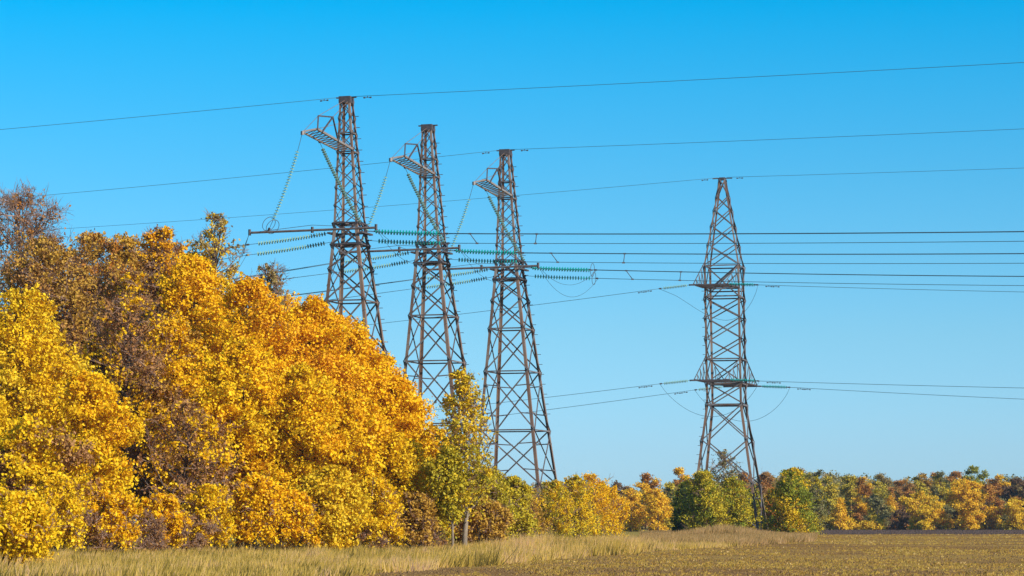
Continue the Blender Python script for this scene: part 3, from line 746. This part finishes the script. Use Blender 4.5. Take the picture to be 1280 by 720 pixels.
# the mass of the wood behind: one object of crowns
rng = np.random.default_rng(77)
def wood_mass():
    QQ = []; TT = []; mbt = MB()
    for k in range(380):
        D = rng.uniform(575, 680); px = rng.uniform(560, 1420)
        yt = 604 - 14 * math.exp(-((px - 1020) / 90) ** 2) - 9 * max(0, (px - 1050) / 230) + 10 * math.exp(-((px - 760) / 60) ** 2) + rng.uniform(-8, 8)
        c0 = at(px, yt, D); h = c0.z; W = rng.uniform(2.6, 4.2); n = 1500
        v = rng.normal(size=(n, 3)); v /= np.linalg.norm(v, axis=1)[:, None]
        bl = rng.integers(0, 9, n); bc = np.clip(rng.normal(size=(9, 3)) * np.array([.5, .5, .5]), -.8, .72)
        p = v * np.array([.46, .46, .4]) * rng.uniform(.5, 1.1, (n, 1)) + bc[bl]
        p = np.clip(p, -1.3, 2) * np.array([1, 1, .8]) * np.array([W, W, h * .48]) + np.array([c0.x, D, h * .52])
        sp = leaf_quads(rng, p, .42)
        QQ.append(sp); TT.append(np.clip(np.full(n, rng.uniform(0.05, .95)) + rng.normal(size=n) * .07, 0, 1))
        mbt.tube([Vector((c0.x, D, -.2)), Vector((c0.x, D, h * .9))], [.22, .05], 5)
        for j in range(14):
            a = Vector((c0.x, D, h * rng.uniform(.45, .7))); mbt.tube([a, a + Vector((rng.uniform(-1, 1) * W * .8, rng.uniform(-1, 1), rng.uniform(.5, 1.2) * h * .2))], [.06, .02], 3)
    m = leafmat('leaves_far_wood', [(.12, .12, .06), (.25, .23, .08), (.36, .28, .09), (.42, .33, .10), (.46, .29, .08), (.58, .32, .07)], .4)
    o = quadmesh('far_wood', np.concatenate(QQ), m, np.concatenate(TT))
    tag(o, 'mixed autumn wood closing the horizon behind the field', 'wood', kind='stuff')
    tag(mbt.build('trunks', BARK, o), kind='stuff')
wood_mass()

# ------------------------------------------------------------------ grass, stubble
def nz(x, y, s): return np.sin(x * s + 1.3 * np.sin(y * s * .7)) * np.cos(y * s * 1.1 + 1.7 * np.sin(x * s * .6 + 2))
_g = np.random.default_rng(5).uniform(-1, 1, (256, 256))
def vn(x, y):                                              # smooth value noise, one cell a metre
    xi = np.floor(x).astype(int); yi = np.floor(y).astype(int); fx = x - xi; fy = y - yi
    fx = fx * fx * (3 - 2 * fx); fy = fy * fy * (3 - 2 * fy); g = lambda a, b: _g[a % 256, b % 256]
    return (g(xi, yi) * (1 - fx) + g(xi + 1, yi) * fx) * (1 - fy) + (g(xi, yi + 1) * (1 - fx) + g(xi + 1, yi + 1) * fx) * fy
def blades(name, P, hgt, wid, lean, pal, tint, label, cat, k=3):
    N = len(P); an = rng.uniform(0, math.pi, N); dx = np.stack([np.cos(an), np.sin(an) * .4, np.zeros(N)], 1) * wid[:, None]
    tip = P + np.stack([rng.normal(size=N) * lean * hgt + (.18 + .25 * nz(P[:, 0], P[:, 1], .8)) * hgt, rng.normal(size=N) * lean * hgt, hgt], 1)
    q = np.stack([P - dx, P + dx, tip + dx * .35, tip - dx * .35], 1) if k == 4 else np.stack([P - dx, P + dx, tip], 1)
    o = quadmesh(name, q, pal, np.clip(tint, 0, 1), k=k)
    return tag(o, label, cat, kind='stuff')
STRAW = leafmat('dry_grass', [(.15, .11, .03), (.46, .31, .05), (.70, .46, .10), (.74, .48, .18), (.60, .36, .20)], .4, .7)
SPROUT = leafmat('field_sprouts', [(.22, .115, .028), (.36, .20, .04), (.50, .31, .065), (.42, .29, .045), (.80, .55, .22)], .3, .8)
ed = np.array(EDGE)
def edge_x(Y): return np.interp(Y, ed[:, 1], ed[:, 0])
# long grass left of the field edge
N = 170000
Y = np.sqrt(rng.uniform(72 ** 2, 210 ** 2, N)); X = edge_x(Y) + .4 - np.abs(rng.exponential(9, N)) + rng.normal(size=N) * .5
left = rng.uniform(0, 1, N) < .45
Y[left] = rng.uniform(80, 150, left.sum()); X[left] = rng.uniform(-32, 0, left.sum()); ok = X < edge_x(Y) + .6 + .8 * nz(X, Y, .5)
X, Y = X[ok], Y[ok]; N = len(X); sx = 640 + F * X / Y
clumpy = vn(X / 1.1, Y / 2.5) * .6 + vn(X / 3.1, Y / 6 + 50) * .7
hg = .33 + .1 * clumpy + .30 * np.exp(-((sx - 655) / 75) ** 2) * (Y > 100) + .2 * np.exp(-((sx - 770) / 50) ** 2)
tint = .45 + .34 * clumpy + .2 * nz(X * 1.7, Y * .5, 1.3) + rng.normal(size=N) * .2 + .3 * np.exp(-((sx - 655) / 34) ** 2) + .25 * np.exp(-((sx - 800) / 70) ** 2) - .3 * (nz(X + 40, Y, .21) > .35)
hg = hg * rng.uniform(.35, 1.3, N) * (1 + .45 * vn(X / .7, Y / 1.5 + 20) + .4 * vn(X / 2.6, Y / 5 + 80)); thin = (sx < 800) | (rng.uniform(0, 1, N) < .35); X, Y, hg, tint, N = X[thin], Y[thin], hg[thin], tint[thin], int(thin.sum())
blades('tall_grass', np.stack([X, Y, np.zeros(N)], 1), hg, rng.uniform(.015, .035, N), .22, STRAW, tint, 'long dry golden grass along the wood and field edge', 'grass')
# brown weeds around the pointed pylon
N = 75000; Y = rng.uniform(190, 345, N); px_ = rng.uniform(800, 1022, N); X = (px_ - 640) / F * Y
ok = X < np.minimum(edge_x(Y), 60) + .5; X, Y, px_ = X[ok], Y[ok], px_[ok]; N = len(X)
hg = (.55 + .75 * np.exp(-((px_ - 900) / 45) ** 2) * (Y > 262)) * rng.uniform(.5, 1.25, N)
blades('rough_weeds', np.stack([X, Y, np.zeros(N)], 1), hg, rng.uniform(.03, .06, N), .25, leafmat('weeds', [(.20, .14, .04), (.36, .22, .07), (.48, .29, .12), (.52, .34, .16)], .3, .8),
       .5 + .25 * nz(X, Y, .4) + rng.normal(size=N) * .18, 'rough brownish weeds round the foot of the pointed pylon', 'weeds')
# tiny young plants and stubble on the field
N = 150000
Y = 74 * np.exp(rng.uniform(0, 1, N) * math.log(362 / 74.)); X = rng.uniform(-.22, .24, N) * Y
band = .45 * vn(X / 9, Y / 13) + .45 * vn(X / 3.5 + 40, Y / 22 + 7) + .4 * vn(X / 1.2, Y / 4 + 90) + .35 * vn(X / 30, Y / 8 + 31)
ok = (X > edge_x(Y) + .2) & (rng.uniform(0, 1, N) < np.clip(.38 + 1.0 * band, .04, 1))
X, Y, band = X[ok], Y[ok], band[ok]; N = len(X)
P = np.repeat(np.stack([X, Y, np.zeros(N)], 1), 3, 0) + rng.normal(size=(N * 3, 3)) * np.array([.05, .05, 0])
sz = np.repeat(rng.uniform(.02, .07, N) ** 1.0 * (1 + Y / 400), 3)
blades('stubble', P, sz, sz * .45, .5, SPROUT, np.repeat(.45 + .2 * band + rng.normal(size=N) * .2, 3), 'short yellowish stubble and young plants on the field', 'stubble')
# clods of earth: low lumps
def clods(name, X, Y, s, mat, label, z0):
    N = len(X); an = rng.uniform(0, 6.28, N)
    b = np.array([[1, 0, 0], [.2, 1, 0], [-1, .3, 0], [-.4, -1, 0], [0, 0, .75]]); tri = [(0, 1, 4), (1, 2, 4), (2, 3, 4), (3, 0, 4)]
    Vt = b[None] * s[:, None, None] * rng.uniform(.7, 1.2, (N, 5, 1)); c, sn = np.cos(an)[:, None], np.sin(an)[:, None]
    x = Vt[:, :, 0] * c - Vt[:, :, 1] * sn + X[:, None]; y = Vt[:, :, 0] * sn + Vt[:, :, 1] * c + Y[:, None]
    W = np.stack([x, y, Vt[:, :, 2] + z0], 2); q = np.concatenate([W[:, t, :] for t in tri])
    o = quadmesh(name, q, mat, k=3); return tag(o, label, 'clods', kind='stuff')
N = 45000; Y = 74 * np.exp(rng.uniform(0, 1, N) * math.log(362 / 74.)); X = rng.uniform(-.22, .24, N) * Y; ok = X > edge_x(Y)
clods('earth_clods', X[ok], Y[ok], rng.uniform(.03, .075, ok.sum()), noisemat('clod_soil', [(0.3, (.10, .055, .025)), (0.7, (.24, .15, .06))], 5, .95, spec=.05), 'small brown earth clods between the stubble', .004)
N = 22000; Y = rng.uniform(362, 572, N); X = rng.uniform(40, 130, N) * Y / 361 * .75 + 8; ok = X > 39 + (Y - 361) * .13
clods('ploughed_clods', X[ok], Y[ok], rng.uniform(.08, .22, ok.sum()), noisemat('plough_soil', [(0.3, (.04, .025, .02)), (0.7, (.10, .065, .05))], 2, .95), 'dark clods of the freshly ploughed strip', .01)

# ------------------------------------------------------------------ thin autumn haze in the air
bpy.ops.mesh.primitive_cube_add(size=1, location=(0, 700, 27)); hz = bpy.context.object; hz.name = 'haze'; hz.data.name = 'haze'
hz.scale = (5800, 2600, 56); tag(hz, 'thin pale haze in the air over the field', 'haze', kind='stuff')
hm = bpy.data.materials.new('haze_air'); hm.use_nodes = True; hn = hm.node_tree; hn.nodes.clear()
ho = hn.nodes.new('ShaderNodeOutputMaterial'); hv = hn.nodes.new('ShaderNodeVolumePrincipled')
hv.inputs['Color'].default_value = (.80, .88, 1, 1); hv.inputs['Density'].default_value = .00009; hv.inputs['Anisotropy'].default_value = .3
hn.links.new(hv.outputs[0], ho.inputs['Volume']); hz.data.materials.append(hm)
